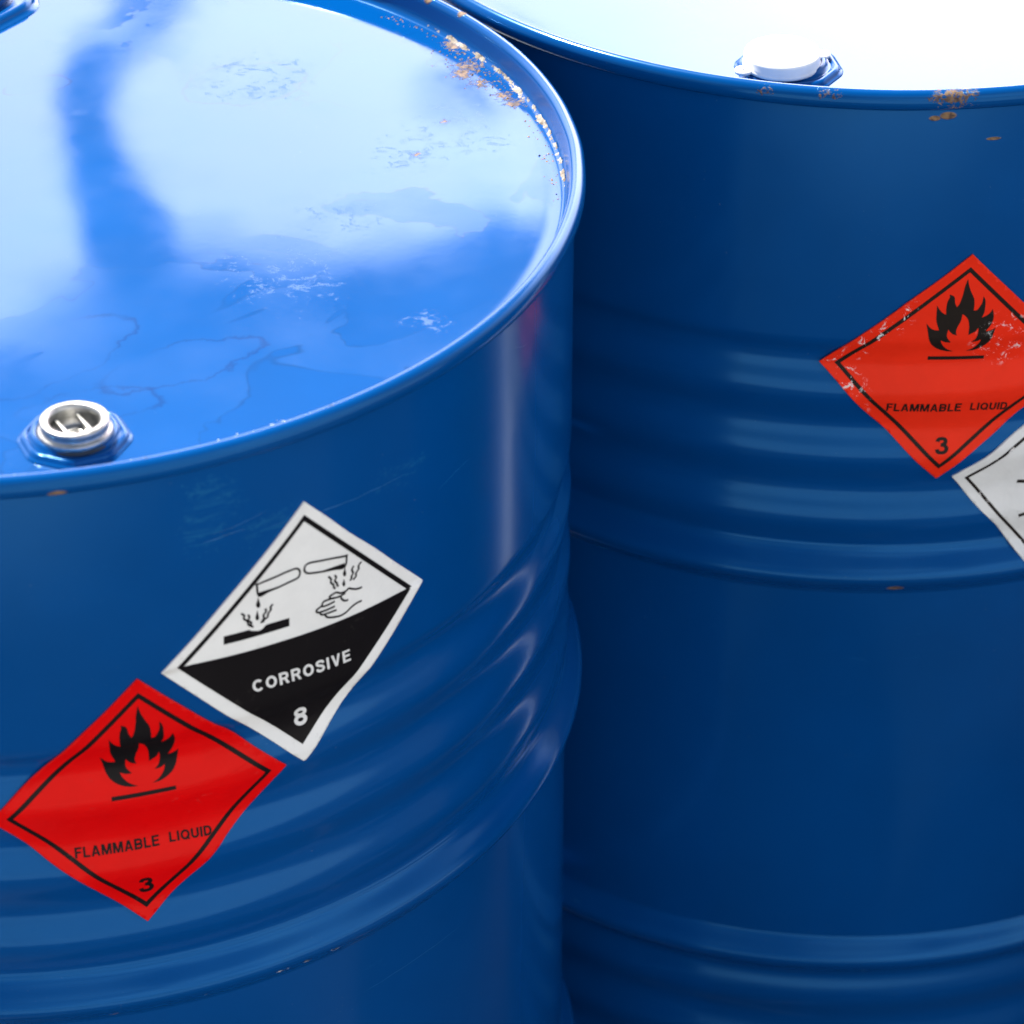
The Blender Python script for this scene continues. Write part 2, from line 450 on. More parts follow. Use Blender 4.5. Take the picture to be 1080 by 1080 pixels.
def shell(t):
    if t > .443:
        t = .886 - t
        low = True
    else:
        low = False
    if t < .146:
        return .288
    if t < .2865:
        k = .2861 + .0020 * cos(2 * pi * (t - .185) / .0412)
        # start of the first groove blends from the plain wall
        b = sstep(t, .146, .160)
        return .288 * (1 - b) + k * b
    if t < .3165:
        u = (t - .2865) / .030
        base = .28545 + (.286 - .28545) * u
        bump = (.5 - .5 * cos(2 * pi * u))
        bump = bump ** .8
        return base + (RH - .2857) * bump
    return .286


def frange(a, b, n):
    return [a + (b - a) * i / n for i in range(n + 1)]


# sticker skin: rides on the crests and only half follows the grooves
SKIN = {}


def skin(t):
    k = round(t * 2000)
    if k not in SKIN:
        tt = k / 2000
        m = max(shell(tt + d) for d in frange(-.012, .012, 12))
        av = sum(shell(tt + d) for d in frange(-.013, .013, 12)) / 13
        SKIN[k] = max(shell(tt), .55 * shell(tt) + .35 * av + .10 * m)
    return SKIN[k]


def skin_s(t):
    k = math.floor(t * 2000)
    f = t * 2000 - k
    return skin(k / 2000) * (1 - f) + skin((k + 1) / 2000) * f


def on_drum(s, t, off):
    a = s / .2885
    # film never lies perfectly flat
    w = noise.noise(Vector((s * 38, t * 38, 3.1))) * .00022 + .00022
    r = skin_s(t) + off + w
    return (r * cos(a), r * sin(a), H_TOP - t)


def lay_on(bm, frame, off, step=.0028, lift=None):
    """bm lies flat in sticker units (x, y in -1..1); cut it fine and lay it round the drum."""
    Cc, EX, EY = (Vector(v) for v in frame)
    xs = [v.co.x for v in bm.verts]
    ys = [v.co.y for v in bm.verts]
    d = step / .0707
    for ax, vals in ((0, xs), (1, ys)):
        a = math.ceil(min(vals) / d)
        while a * d < max(vals):
            co = [0, 0, 0]
            no = [0, 0, 0]
            co[ax] = a * d
            no[ax] = 1
            bmesh.ops.bisect_plane(bm, geom=bm.verts[:] + bm.edges[:] + bm.faces[:], plane_co=co, plane_no=no, dist=1e-6)
            a += 1
    uvl = bm.loops.layers.uv.new('UVMap')
    for f in bm.faces:
        for lp in f.loops:
            lp[uvl].uv = (lp.vert.co.x, lp.vert.co.y)
    for v in bm.verts:
        p = Cc + EX * v.co.x + EY * v.co.y
        l = v.co.z + (lift(v.co.x, v.co.y) if lift else 0)
        v.co = on_drum(p.x, p.y, off + l)
    bmesh.ops.recalc_face_normals(bm, faces=bm.faces)
    if bm.faces:
        # outward
        bm.normal_update()
        s = sum(f.normal.x * f.calc_center_median().x + f.normal.y * f.calc_center_median().y for f in bm.faces)
        if s < 0:
            bmesh.ops.reverse_faces(bm, faces=bm.faces[:])
    return bm


def poly(bm, pts):
    vs = [bm.verts.new((p[0], p[1], 0)) for p in pts]
    for tri in tessellate_polygon([[Vector((p[0], p[1], 0)) for p in pts]]):
        try:
            bm.faces.new([vs[i] for i in tri])
        except ValueError:
            pass


def ribbon(bm, pts, w, closed=False):
    P = [Vector((p[0], p[1])) for p in pts]
    N = len(P)
    L, R = [], []
    for i in range(N):
        a = P[i - 1] if (i > 0 or closed) else P[i]
        b = P[(i + 1) % N] if (i < N - 1 or closed) else P[i]
        d = (b - a)
        if d.length < 1e-9:
            d = Vector((1, 0))
        d.normalize()
        n = Vector((-d.y, d.x)) * w / 2
        L.append(bm.verts.new((P[i] + n).to_3d()))
        R.append(bm.verts.new((P[i] - n).to_3d()))
    for i in range(N if closed else N - 1):
        j = (i + 1) % N
        bm.faces.new((L[i], R[i], R[j], L[j]))


BORDER_R = [(.001, .890), (.893, -.004), (.002, -.900), (-.888, .004)]
SW = .20
def arc(cx, cy, rx, ry, a0, a1, n=20):
    return [(cx + rx * cos(radians(a0 + (a1 - a0) * i / n)), cy + ry * sin(radians(a0 + (a1 - a0) * i / n))) for i in range(n + 1)]


def glyph(ch):
    """Heavy grotesque capitals one unit high: (width, filled outlines, stroked centre lines, closed loops)."""
    h = SW / 2
    stem = [(0, 0), (SW, 0), (SW, 1), (0, 1)]
    def bar(x0, x1, y):
        return [(x0, y - h * .9), (x1, y - h * .9), (x1, y + h * .9), (x0, y + h * .9)]
    if ch == 'F':
        return .62, [stem, bar(SW, .62, 1 - h * .9), bar(SW, .56, .52)], [], []
    if ch == 'E':
        return .66, [stem, bar(SW, .65, 1 - h * .9), bar(SW, .61, .52), bar(SW, .66, h * .9)], [], []
    if ch == 'L':
        return .60, [stem, bar(SW, .60, h * .9)], [], []
    if ch == 'I':
        return SW, [stem], [], []
    if ch == 'A':
        return .78, [[(0, 0), (.20, 0), (.48, 1), (.28, 1)], [(.78, 0), (.58, 0), (.30, 1), (.50, 1)], [(.20, .20), (.58, .20), (.54, .35), (.24, .35)]], [], []
    if ch == 'V':
        return .74, [[(0, 1), (.20, 1), (.46, 0), (.27, 0)], [(.74, 1), (.54, 1), (.28, 0), (.47, 0)]], [], []
    if ch == 'M':
        return .90, [stem, [(.72, 0), (.90, 0), (.90, 1), (.72, 1)], [(.0, 1), (.27, 1), (.53, 0), (.37, 0)], [(.90, 1), (.63, 1), (.37, 0), (.53, 0)]], [], []
    if ch == 'O':
        return .84, [], [], [arc(.42, .5, .42 - h, .5 - h, 0, 352, 36)]
    if ch == 'Q':
        return .84, [[(.47, .27), (.60, .35), (.86, .04), (.72, -.04)]], [], [arc(.42, .5, .42 - h, .5 - h, 0, 352, 36)]
    if ch == 'C':
        return .80, [], [arc(.42, .5, .42 - h, .5 - h, 42, 318, 30)], []
    if ch == 'U':
        return .72, [], [[(h, 1), (h, .6)] + arc(.36, .36, .36 - h, .36 - h, 180, 360, 18) + [(.72 - h, .6), (.72 - h, 1)]], []
    if ch == 'D':
        return .74, [stem], [[(h, 1 - h), (.30, 1 - h)] + arc(.34, .5, .40 - h, .5 - h, 80, -80, 22) + [(.30, h), (h, h)]], []
    if ch in 'BPR':
        y = .47
        up = [(h, 1 - h), (.38, 1 - h)] + arc(.42, (1 - h + y) / 2, .30 - h, (1 - h - y) / 2, 80, -80, 16) + [(.38, y), (h, y)]
        if ch == 'B':
            return .74, [stem], [up, [(.30, y + .03), (.40, y + .03)] + arc(.43, (y + .03 + h) / 2, .31 - h, (y + .03 - h) / 2, 80, -80, 16) + [(.38, h), (h, h)]], []
        return .74, [stem, [(.34, .45), (.53, .48), (.74, 0), (.53, 0)]], [up], []
    if ch == 'S':
        return .68, [], [catmull([(.60, .70), (.56, .84), (.44, .905), (.30, .905), (.14, .86), (.095, .74), (.15, .62), (.34, .53), (.52, .44), (.59, .30), (.53, .15), (.38, .095), (.24, .095), (.12, .17), (.08, .32)], 4)], []
    if ch == '3':
        return .64, [], [catmull([(.09, .72), (.14, .86), (.30, .905), (.45, .87), (.50, .74), (.44, .60), (.28, .55)], 5), catmull([(.26, .55), (.44, .51), (.545, .40), (.55, .26), (.46, .13), (.30, .095), (.14, .13), (.08, .29)], 5)], []
    if ch == '8':
        return .66, [], [], [arc(.33, .73, .24, .18, 0, 350, 30), arc(.33, .30, .255, .21, 0, 350, 30)]
    raise ValueError(ch)


def text_mesh(bm, s, P0, P1, P2, gap=.13):
    P0, P1, P2 = Vector(P0), Vector(P1), Vector(P2)
    tot = sum(glyph(c)[0] for c in s) + gap * (len(s) - 1)
    x = 0
    k = 0
    for c in s:
        w, fills, lines, loops = glyph(c)
        t = bmesh.new()
        zs = []
        for f in fills:
            z = k % 7
            k += 1
            t.faces.new([t.verts.new((p[0], p[1], z)) for p in f])
        for grp, closed in ((lines, False), (loops, True)):
            for q in grp:
                n0 = len(t.verts)
                ribbon(t, q, SW, closed)
                t.verts.ensure_lookup_table()
                for v in t.verts[n0:]:
                    v.co.z = k % 7
                k += 1
        mp = {}
        t.verts.index_update()
        for v in t.verts:
            p = P0 + (P1 - P0) * ((x + v.co.x) / tot) + (P2 - P0) * v.co.y
            mp[v.index] = bm.verts.new((p.x, p.y, v.co.z * .000012))
        for f in t.faces:
            bm.faces.new([mp[v.index] for v in f.verts])
        t.free()
        x += w + gap


def sheet_bm(corners, wave=0.0, seed=0):
    """Square film with very slightly uneven edges."""
    bm = bmesh.new()
    pts = []
    n = 14
    for i in range(4):
        a, b = Vector(corners[i]), Vector(corners[(i + 1) % 4])
        nrm = Vector(((b - a).y, -(b - a).x)).normalized()
        for k in range(n):
            u = k / n
            q = a + (b - a) * u
            amp = wave * sin(pi * u) * noise.noise(Vector((q.x * 2.3 + seed, q.y * 2.3, seed)))
            pts.append(q + nrm * amp)
    poly(bm, [(p.x, p.y) for p in pts])
    return bm


def thin(bm, th):
    """Give the film its thickness by folding a rim back towards the drum."""
    edges = [e for e in bm.edges if e.is_boundary]
    r = bmesh.ops.extrude_edge_only(bm, edges=edges)
    for v in r['geom']:
        if isinstance(v, bmesh.types.BMVert):
            k = Vector((v.co.x, v.co.y, 0)).normalized()
            v.co -= k * th
    return bm


def border(bm, corners, w):
    A = [Vector(c) for c in corners]
    cen = sum(A, Vector((0, 0))) / 4
    B = [cen + (c - cen) * (1 - w) for c in A]
    for i in range(4):
        j = (i + 1) % 4
        bm.faces.new([bm.verts.new(v.to_3d()) for v in (A[i], A[j], B[j], B[i])])
    return B


def xf(pts):
    return [(p[0], p[1]) for p in pts]


# ------------------------------------------------------------------ stickers
def flammable(parent, frame, mats, off, label):
    lf = lambda x, y: .0006 * max(0, abs(x) + abs(y) - .93) / .07
    sheet = lay_on(sheet_bm([(0, 1), (1, 0), (0, -1), (-1, 0)], .02, 2), frame, off, lift=lf)
    o = obj('hazard_label', thin(sheet, .0009), mats['red'], parent, label=label)
    bm = bmesh.new()
    border(bm, BORDER_R, .050)
    obj('border_line', lay_on(bm, frame, off + .00012, lift=lf), mats['black'], o)
    bm = bmesh.new()
    poly(bm, xf(catmull_tips(FLAME)))
    poly(bm, FLAME_BAR)
    obj('flame_symbol', lay_on(bm, frame, off + .00012, lift=lf), mats['black'], o)
    bm = bmesh.new()
    for k in ('FLAMMABLE', 'LIQUID'):
        text_mesh(bm, k, *TEXT[k])
    obj('lettering', lay_on(bm, frame, off + .00012, .0045, lift=lf), mats['black'], o)
    bm = bmesh.new()
    text_mesh(bm, '3', *TEXT['3'])
    obj('class_number', lay_on(bm, frame, off + .00012, .0045, lift=lf), mats['black'], o)
    return o


def catmull_tips(pts):
    """Smooth a closed outline but keep its sharp tips sharp."""
    N = len(pts)
    V = [Vector(p) for p in pts]
    sharp = []
    for i in range(N):
        a, b = (V[i] - V[i - 1]), (V[(i + 1) % N] - V[i])
        sharp.append(a.angle(b, 0) > radians(58))
    out = []
    for i in range(N):
        p1, p2 = V[i], V[(i + 1) % N]
        p0 = p1 - (p2 - p1) * .5 if sharp[i] else V[i - 1]
        p3 = p2 + (p2 - p1) * .5 if sharp[(i + 1) % N] else V[(i + 2) % N]
        for k in range(4):
            t = k / 4
            out.append(tuple(.5 * (2 * b + (c - a) * t + (2 * a - 5 * b + 4 * c - d) * t * t + (3 * b - a - 3 * c + d) * t ** 3)
                             for a, b, c, d in zip(p0, p1, p2, p3)))
    return out


def corrosive(parent, frame, mats, off, label):
    lf = lambda x, y: .0008 * max(0, abs(x) + abs(y) - .80) / .20 * (1 if x * y < 0 else .3)
    sheet = lay_on(sheet_bm([(0, 1), (1, 0), (0, -1), (-1, 0)], .010, 5), frame, off, lift=lf)
    o = obj('hazard_label', thin(sheet, .0012), mats['white'], parent, label=label)
    A = [(-.002, .905), (.895, .0), (-.004, -.868), (-.898, .02)]
    # border over the white upper half only; the lower half is printed solid
    bm = bmesh.new()
    border(bm, A, .054)
    obj('border_line', lay_on(bm, frame, off + .00012, lift=lf), mats['black'], o)
    bm = bmesh.new()
    poly(bm, [(-.898, .0201), (-.45, .012), (0, .004), (.45, .0), (.895, .0), (-.004, -.868)])
    obj('black_panel', lay_on(bm, frame, off + .00016, lift=lf), mats['black'], o)
    bm = bmesh.new()
    for f in FILLS[:-1]:
        poly(bm, catmull(f, 3, True) if len(f) > 5 else f)
    poly(bm, FILLS[-1])
    obj('spill_symbol', lay_on(bm, frame, off + .00012, lift=lf), mats['black'], o)
    bm = bmesh.new()
    for k, s in enumerate(STROKES):
        p = s if k in (2, 3) else catmull(s, 4)
        ribbon(bm, p, .0145)
    obj('line_drawing', lay_on(bm, frame, off + .00020, .004, lift=lf), mats['black'], o)
    bm = bmesh.new()
    text_mesh(bm, 'CORROSIVE', *TEXT['CORROSIVE'], gap=.2)
    obj('lettering', lay_on(bm, frame, off + .00026, .0045, lift=lf), mats['print_white'], o)
    bm = bmesh.new()
    text_mesh(bm, '8', *TEXT['8'])
    obj('class_number', lay_on(bm, frame, off + .00026, .0045, lift=lf), mats['print_white'], o)
    return o


def white_label(parent, frame, mats, off, label):
    def lift(x, y):
        # badly stuck: bubbles under the film
        return .0020 * max(0, noise.noise(Vector((x * 2.6 + 4, y * 2.6, .7)))) + .0008 * max(0, noise.noise(Vector((x * 6, y * 6, 2.7))))
    sheet = lay_on(sheet_bm([(0, 1), (1, 0), (0, -1), (-1, 0)], .03, 8), frame, off, lift=lift)
    o = obj('hazard_label', thin(sheet, .0012), mats['white_gloss'], parent, label=label)
    bm = bmesh.new()
    border(bm, [(0, .90), (.90, 0), (0, -.90), (-.90, 0)], .04)
    obj('border_line', lay_on(bm, frame, off + .00012, lift=lift), mats['black'], o)
    bm = bmesh.new()
    ribbon(bm, catmull([(-.455, -.035), (-.38, -.04), (-.3, -.06), (-.22, -.05)], 4), .03)
    ribbon(bm, catmull([(-.39, -.34), (-.33, -.318), (-.25, -.33), (-.18, -.30)], 4), .03)
    obj('line_drawing', lay_on(bm, frame, off + .00012, lift=lift), mats['black'], o)
    return o


# ------------------------------------------------------------------ closures on the lid
LID_Z = H_TOP - .0155


def octagon_flange(parent, cx, cy, R, mat, rot=0.0, hgt=.0035, hole=.0185, collar=.0025):
    """Embossed eight-sided seat with a raised round collar."""
    bm = bmesh.new()

    def ring(rad, z, octo):
        vs = []
        for i in range(96):
            a = 2 * pi * i / 96 + rot
            if octo > 0:
                m = (a - rot + pi / 8) % (pi / 4) - pi / 8
                ro = rad * cos(pi / 8) / cos(m)
                # eased corners
                ro = ro * (1 - .035 * max(0, (abs(m) - .30) / .09)) if abs(m) > .30 else ro
                rr = ro * octo + rad * (1 - octo)
            else:
                rr = rad
            vs.append(bm.verts.new((cx + rr * cos(a), cy + rr * sin(a), LID_Z + z)))
        return vs
    rs = [ring(R, .0003, 1), ring(R * .985, .0009, 1), ring(R * .955, .0010, 1), ring(R * .93, hgt * .55, 1), ring(R * .905, hgt * .92, 1),
          ring(R * .86, hgt, 1), ring(R * .82, hgt * .95, .9), ring(hole + (R - hole) * .35, hgt * .80, .25), ring(hole + .0022, hgt * .8, 0),
          ring(hole + .0012, hgt + collar * .6, 0), ring(hole + .0004, hgt + collar, 0), ring(hole - .001, hgt + collar, 0),
          ring(hole - .0018, hgt + collar * .5, 0), ring(hole - .002, -.004, 0)]
    for A, B in zip(rs, rs[1:]):
        for i in range(96):
            j = (i + 1) % 96
            bm.faces.new((A[i], A[j], B[j], B[i]))
    bm.faces.new(rs[-1])
    bmesh.ops.recalc_face_normals(bm, faces=bm.faces)
    return obj('bung_flange', bm, mat, parent)


def box(bm, cx, cy, cz, dx, dy, dz, rz=0.0, bev=.0):
    r = bmesh.ops.create_cube(bm, size=1, matrix=Matrix.Translation((cx, cy, cz)) @ Matrix.Rotation(rz, 4, 'Z') @ Matrix.Diagonal((dx, dy, dz, 1)))
    if bev:
        es = list({e for v in r['verts'] for e in v.link_edges})
        bmesh.ops.bevel(bm, geom=es, offset=bev, segments=2, affect='EDGES', profile=.6)


def threaded_plug(flange, cx, cy, M):
    z = LID_Z
    prof = [(.0142, .0025), (.0158, .003), (.0166, .0045), (.0170, .0060), (.0170, .0072), (.0164, .0080), (.0153, .0083), (.0150, .0088), (.0150, .0102),
            (.0154, .0108), (.0157, .0117), (.0155, .0125), (.0147, .0130), (.0133, .0131), (.0122, .0127), (.0115, .0119), (.0112, .0108),
            (.0111, .0070), (.0108, .0040), (.0098, .0030), (.0, .0030)]
    bm = revolve([(a, b) for a, b in prof], 96, cx=cx, cy=cy, z0=z)
    plug = obj('bung_plug', bm, M['zinc'], flange, label='galvanised screw plug with a recessed cup and two cross lugs')
    for k, dx in ((0, -.0052), (1, .0052)):
        bm = bmesh.new()
        a = radians(-62)
        px, py = cx + dx * cos(a + pi / 2) * 1.0, cy + dx * sin(a + pi / 2) * 1.0
        # half-chord at this offset
        hc = math.sqrt(.0110 ** 2 - .0052 ** 2) * .98
        box(bm, px, py, z + .0078, 2 * hc, .0017, .0022, a, .0004)
        bmesh.ops.recalc_face_normals(bm, faces=bm.faces)
        obj('lug', bm, M['zinc'], plug)
    bm = bmesh.new()
    for k in range(4):
        a = radians(28)
        off = -.0042 + k * .0022
        bx = cx + off * cos(radians(-62)) + .0002
        by = cy + off * sin(radians(-62))
        box(bm, bx, by, z + .0042, .0058, .0008, .0012, a, .0002)
    bmesh.ops.recalc_face_normals(bm, faces=bm.faces)
    obj('moulded_ribs', bm, M['zinc'], plug)
    # dark rubber washer under the plug
    bm = revolve([(.0140, .0030), (.0172, .0030), (.0176, .0040), (.0172, .0050), (.0140, .0050)], 96, cx=cx, cy=cy, z0=z)
    obj('rubber_washer', bm, M['rubber'], plug)


def big_plug(flange, cx, cy, M):
    prof = [(.030, .003), (.0335, .0035), (.0345, .006), (.0340, .0095), (.0325, .0108), (.0300, .0110), (.0285, .0102), (.0270, .008), (.0265, .002), (.0, .001)]
    bm = revolve(prof, 96, cx=cx, cy=cy, z0=LID_Z)
    obj('bung_plug', bm, M['cap_blue'], flange)


def cap_seal(flange, cx, cy, M):
    prof = [(.0198, .0035), (.0206, .0040), (.0209, .0050), (.0206, .0058), (.0202, .0066), (.0203, .0100), (.0198, .0114), (.0186, .0121), (.0172, .0122),
            (.0166, .0118), (.0, .0116)]
    bm = revolve(prof, 96, cx=cx, cy=cy, z0=LID_Z)
    cap = obj('bung_cap', bm, M['white_cap'], flange, label='white plastic cap seal with two small tear ears')
    for ang in (205, 20):
        a = radians(ang)
        ex, ey = cx + .0232 * cos(a), cy + .0232 * sin(a)
        bm = bmesh.new()
        # little eyelet: flat ring
        ri, ro, zt = .0013, .0046, .0016
        A = []
        for i in range(32):
            q = 2 * pi * i / 32
            st = 1.0
            A.append([bm.verts.new((ex + r * cos(q) * st, ey + r * sin(q), LID_Z + zz)) for r, zz in ((ro, .0046), (ro, .0046 + zt), (ri, .0046 + zt), (ri, .0046))])
        for i in range(32):
            j = (i + 1) % 32
            for k in range(4):
                bm.faces.new((A[i][k], A[j][k], A[j][(k + 1) % 4], A[i][(k + 1) % 4]))
        box(bm, cx + .0200 * cos(a), cy + .0200 * sin(a), LID_Z + .0053, .0030, .0052, .0012, a)
        bmesh.ops.recalc_face_normals(bm, faces=bm.faces)
        obj('tear_ear', bm, M['white_cap'], cap)


# ------------------------------------------------------------------ the drum
def crumbs(name, mat, parent, pts, seed):
    """Small ragged flakes: (x, y, z, size)."""
    rnd = random.Random(seed)
    bm = bmesh.new()
    for (x, y, z, s) in pts:
        n = rnd.choice((4, 5, 6))
        top = []
        bot = []
        for i in range(n):
            a = 2 * pi * i / n + rnd.random()
            r = s * rnd.uniform(.45, 1.0)
            bot.append(bm.verts.new((x + r * cos(a), y + r * sin(a), z)))
        c = bm.verts.new((x + rnd.uniform(-.3, .3) * s, y + rnd.uniform(-.3, .3) * s, z + s * rnd.uniform(.3, .8)))
        for i in range(n):
            bm.faces.new((bot[i], bot[(i + 1) % n], c))
    return obj(name, bm, mat, parent, smooth=False)


def drum(loc, label, M, extras):
    root = bpy.data.objects.new('steel_drum', None)
    C.objects.link(root)
    root.location = (loc[0], loc[1], .004)
    root.empty_display_size = .2
    root['label'] = label
    root['category'] = 'drum'
    root['group'] = 'blue steel drums standing side by side'

    def part(name, ts, mat):
        prof = [(shell(t), H_TOP - t) for t in ts]
        return obj(name, revolve(prof, 320), mat, root)
    ts = [.0125] + frange(.02, .146, 6) + frange(.149, .2865, 66) + []
    part('shell', ts, M['body'])
    part('rolling_hoop', frange(.2865, .3165, 28), M['body'])
    part('shell', [.3165, .33, .38, .443, .50, .55, .5695], M['body'])
    part('rolling_hoop', frange(.5695, .5995, 28), M['body'])
    part('shell', frange(.5995, .737, 66) + [.74, .8, .8735], M['body'])
    # double-seamed chime, top and bottom
    ch = [(.2818, -.0152), (.2832, -.0146), (.2843, -.0130), (.2850, -.0100), (.2856, -.0045), (.2861, -.0020), (.2872, -.0006), (.2886, 0), (.2902, -.0001), (.2920, -.0010),
          (.2932, -.0026), (.2938, -.0046), (.2937, -.0072), (.2929, -.0092), (.2912, -.0106), (.2896, -.0112), (.2882, -.0116), (.28790, -.0126)]
    def wob(a, r, z):
        k = noise.noise(Vector((cos(a) * 9, sin(a) * 9, loc[0] * 7))) * .00022
        return r + k * (1 if r > .284 else 0), z + k * .8
    obj('top_chime', revolve(ch, 384, z0=H_TOP, wob=wob), M['chime'], root)
    obj('bottom_chime', revolve([(r, -z) for r, z in ch], 256, z0=0), M['chime'], root)
    obj('bottom_head', revolve([(0, .0155), (.20, .0155), (.2819, .0152)], 192), M['body'], root)
    # lid with a shallow expansion step
    lp = [(0, .0004), (.05, .0004), (.10, .00035), (.15, .0003), (.19, .0002), (.225, .0001), (.250, 0), (.262, 0), (.272, -.0001), (.2775, 0), (.2800, .0001), (.2820, .0004)]
    lp = [(r, z) for r, z in lp]
    obj('lid', revolve(lp, 320, z0=LID_Z), M['lid'], root)
    extras(root)
    return root


def ring_crust(parent, mat, a0, a1, seed, thick=1.0):
    """Broken sealant and flaked paint where the lid meets the rim wall."""
    bm = bmesh.new()
    n = int(abs(a1 - a0) / radians(.07))
    prev = None
    for i in range(n + 1):
        a = a0 + (a1 - a0) * i / n
        fade = min(1, 5 * min(i, n - i) / n) * thick
        f = lambda q, o: noise.noise(Vector((a * q, seed, o)))
        lump = max(0, .42 + .7 * f(22, 0) + .45 * f(75, 3))
        w = (.0007 + .0030 * lump) * fade + .00015
        h = (.0004 + .0012 * max(0, .35 + f(45, 9))) * fade + .00015
        ro = .2838
        row = []
        for (r, z) in ((ro, h * 1.3 + .0006), (ro - w * .2, h * 1.1 + .0003), (ro - w * .45, h * .9), (ro - w * .7, h * .6), (ro - w * .9, h * .3), (ro - w * 1.1, -.0002)):
            j = noise.noise(Vector((a * 290, r * 1400, seed))) * .0005 * fade
            j2 = noise.noise(Vector((a * 290, r * 1400, seed + 7))) * .0004 * fade
            row.append(bm.verts.new(((r + j) * cos(a), (r + j) * sin(a), LID_Z + z + j2)))
        if prev:
            for k2 in range(5):
                bm.faces.new((prev[k2], prev[k2 + 1], row[k2 + 1], row[k2]))
        prev = row
    bmesh.ops.recalc_face_normals(bm, faces=bm.faces)
    return obj('seam_sealant', bm, mat, parent, smooth=True)


# shared materials
lid_grime = [(.2060, .0351, LID_Z, .022, 1.2, 1), (.2247, .0716, LID_Z, .024, 1.2, 1), (.238, .05, LID_Z, .02, 1.2, 1), (.125, .125, LID_Z, .032, 1.2, 1), (.17, -.03, LID_Z, .02, 1.5, 1),
             (.2135, -.1336, LID_Z, .012, 1.6, 1), (.1452, -.0873, LID_Z, .03, 1.5, 1)]
lid1 = paint('front_lid_paint', rust=[(.2381, .1353, LID_Z, .0075, 2.4, 1), (.2438, .1148, LID_Z, .005, 2.6, 1), (.2621, .092, LID_Z, .006, 2.4, 1),
                                      (.2560, .1000, LID_Z, .005, 2.2, 1), (.2097, .0351, LID_Z, .0028, 2.4, 1), (.2247, .0716, LID_Z, .0024, 2.4, 1),
                                      (.2299, .1609, LID_Z, .006, 1.8, 1), (.234, .126, LID_Z, .005, 2.2, 1)], grime=lid_grime, lid=True, rough=.05)
lid2 = paint('rear_lid_paint', lid=True, rough=.05, grime=[(.1, -.1, LID_Z, .03, 1.4, 1)])
body1 = paint('front_shell_paint', rust=[(.0567, -.2885, .5742, .0055, 1.2, 2.6), (.048, -.290, .5740, .004, 1.3, 2.6)],
              chip=[(.1386, -.2593, .5785, .0034, 1.8, 1.8), (.1501, -.2528, .5795, .0030, 1.8, 1.8), (.1639, -.2441, .5795, .0032, 1.8, 2.0), (.1021, -.2757, .5770, .0035, 1.5, 4)],
              grime=[(.1175, -.263, .8548, .014, 1.2, 1), (.1127, -.265, .8412, .012, 1.2, 1), (.1415, -.2508, .8348, .02, .9, 4), (.2, -.207, .833, .02, .8, 5)])
body2 = paint('rear_shell_paint', rust=[(.0018, -.2925, .5765, .0060, 1.5, 1.8), (.0011, -.2925, .2895, .0060, 1.4, 2.2),
                                        (.0108, -.2878, .8703, .0050, 2.4, 2), (.004, -.2878, .8690, .0035, 2.4, 2), (.0358, -.2858, .8557, .0045, 2, 4)])
chime1 = paint('front_rim_paint', rust=[(.0522, -.2888, .8770, .005, 1.3, 2.2), (.2010, .2050, .8850, .004, 1.8, 1), (.2180, .1890, .8850, .004, 1.8, 1), (.2350, .1680, .8850, .003, 1.8, 1)],
               chip=[(.17, -.2325, .8845, .0022, 1.8, 1), (.09, -.2740, .8845, .002, 1.8, 1)])
chime2 = paint('rear_rim_paint', rust=[(-.0848, -.2790, .8824, .0030, 3, 1.5), (-.081, -.281, .8824, .0022, 3, 1.5), (-.0538, -.2868, .8832, .0028, 3, 1.5), (-.049, -.2878, .8832, .0026, 3, 1.5), (.012, -.2915, .8835, .0080, 2, 1.5), (.020, -.2915, .8845, .0050, 2.4, 1.6), (.004, -.2915, .8830, .0040, 2.4, 1.6)])
MATS = dict(
    zinc=plain('zinc_plating', (.42, .42, .405), .38, 1.0, .12, 220, .00005),
    rubber=plain('black_rubber', (.03, .035, .04), .6),
    cap_blue=plain('blue_plug_paint', (.0015, .05, .20), .2, nscale=90),
    white_cap=plain('white_plastic', (.85, .84, .80), .32, nscale=80, var=.04),
    sealant=plain('flaked_sealant', (.20, .15, .10), .85, nscale=260, var=.4, bump=.0006, col2=(.38, .35, .31)),
    rusty=plain('loose_rust', (.26, .15, .05), .85, nscale=300, var=.4),
    flake=plain('paint_flakes', (.70, .72, .72), .45, nscale=400, var=.2),
)
STICK = dict(red=vinyl('red_film', (.70, .001, .002), .28, crease=.0010), white=vinyl('white_film', (.80, .80, .77), .30, crease=.0012), white_gloss=vinyl('glossy_white_film', (.74, .74, .71), .2, crease=.0015),
             black=vinyl('black_print', (.006, .005, .006), .35), print_white=vinyl('white_print', (.72, .72, .70), .38))
STICK2 = dict(red=vinyl('scuffed_flare_red_film', (.85, .028, .008), .25, worn=True), black=vinyl('scuffed_black_print', (.014, .010, .008), .35, worn=True),  # wear flecks are real; red made lighter, more orange: flare put into film colour
              white_gloss=STICK['white_gloss'])


def scratches(root, lines, mat):
    for k, (a0, t0, a1, t1, w) in enumerate(lines):
        bm = bmesh.new()
        prev = None
        n = 60
        for i in range(n + 1):
            u = i / n
            a = radians(a0 + (a1 - a0) * u)
            t = t0 + (t1 - t0) * u + .0016 * sin(u * 2.6 + k) + .0004 * noise.noise(Vector((u * 9, k, 1)))
            ww = w * sin(pi * min(1, max(.02, u))) ** .6 * (.5 + .7 * abs(noise.noise(Vector((u * 14, k, 5)))))
            row = [bm.verts.new(((shell(t + q) + .00006) * cos(a), (shell(t + q) + .00006) * sin(a), H_TOP - t - q)) for q in (-ww, ww)]
            if prev:
                bm.faces.new((prev[0], prev[1], row[1], row[0]))
            prev = row
        bmesh.ops.recalc_face_normals(bm, faces=bm.faces)
        obj('scratch', bm, mat, root)


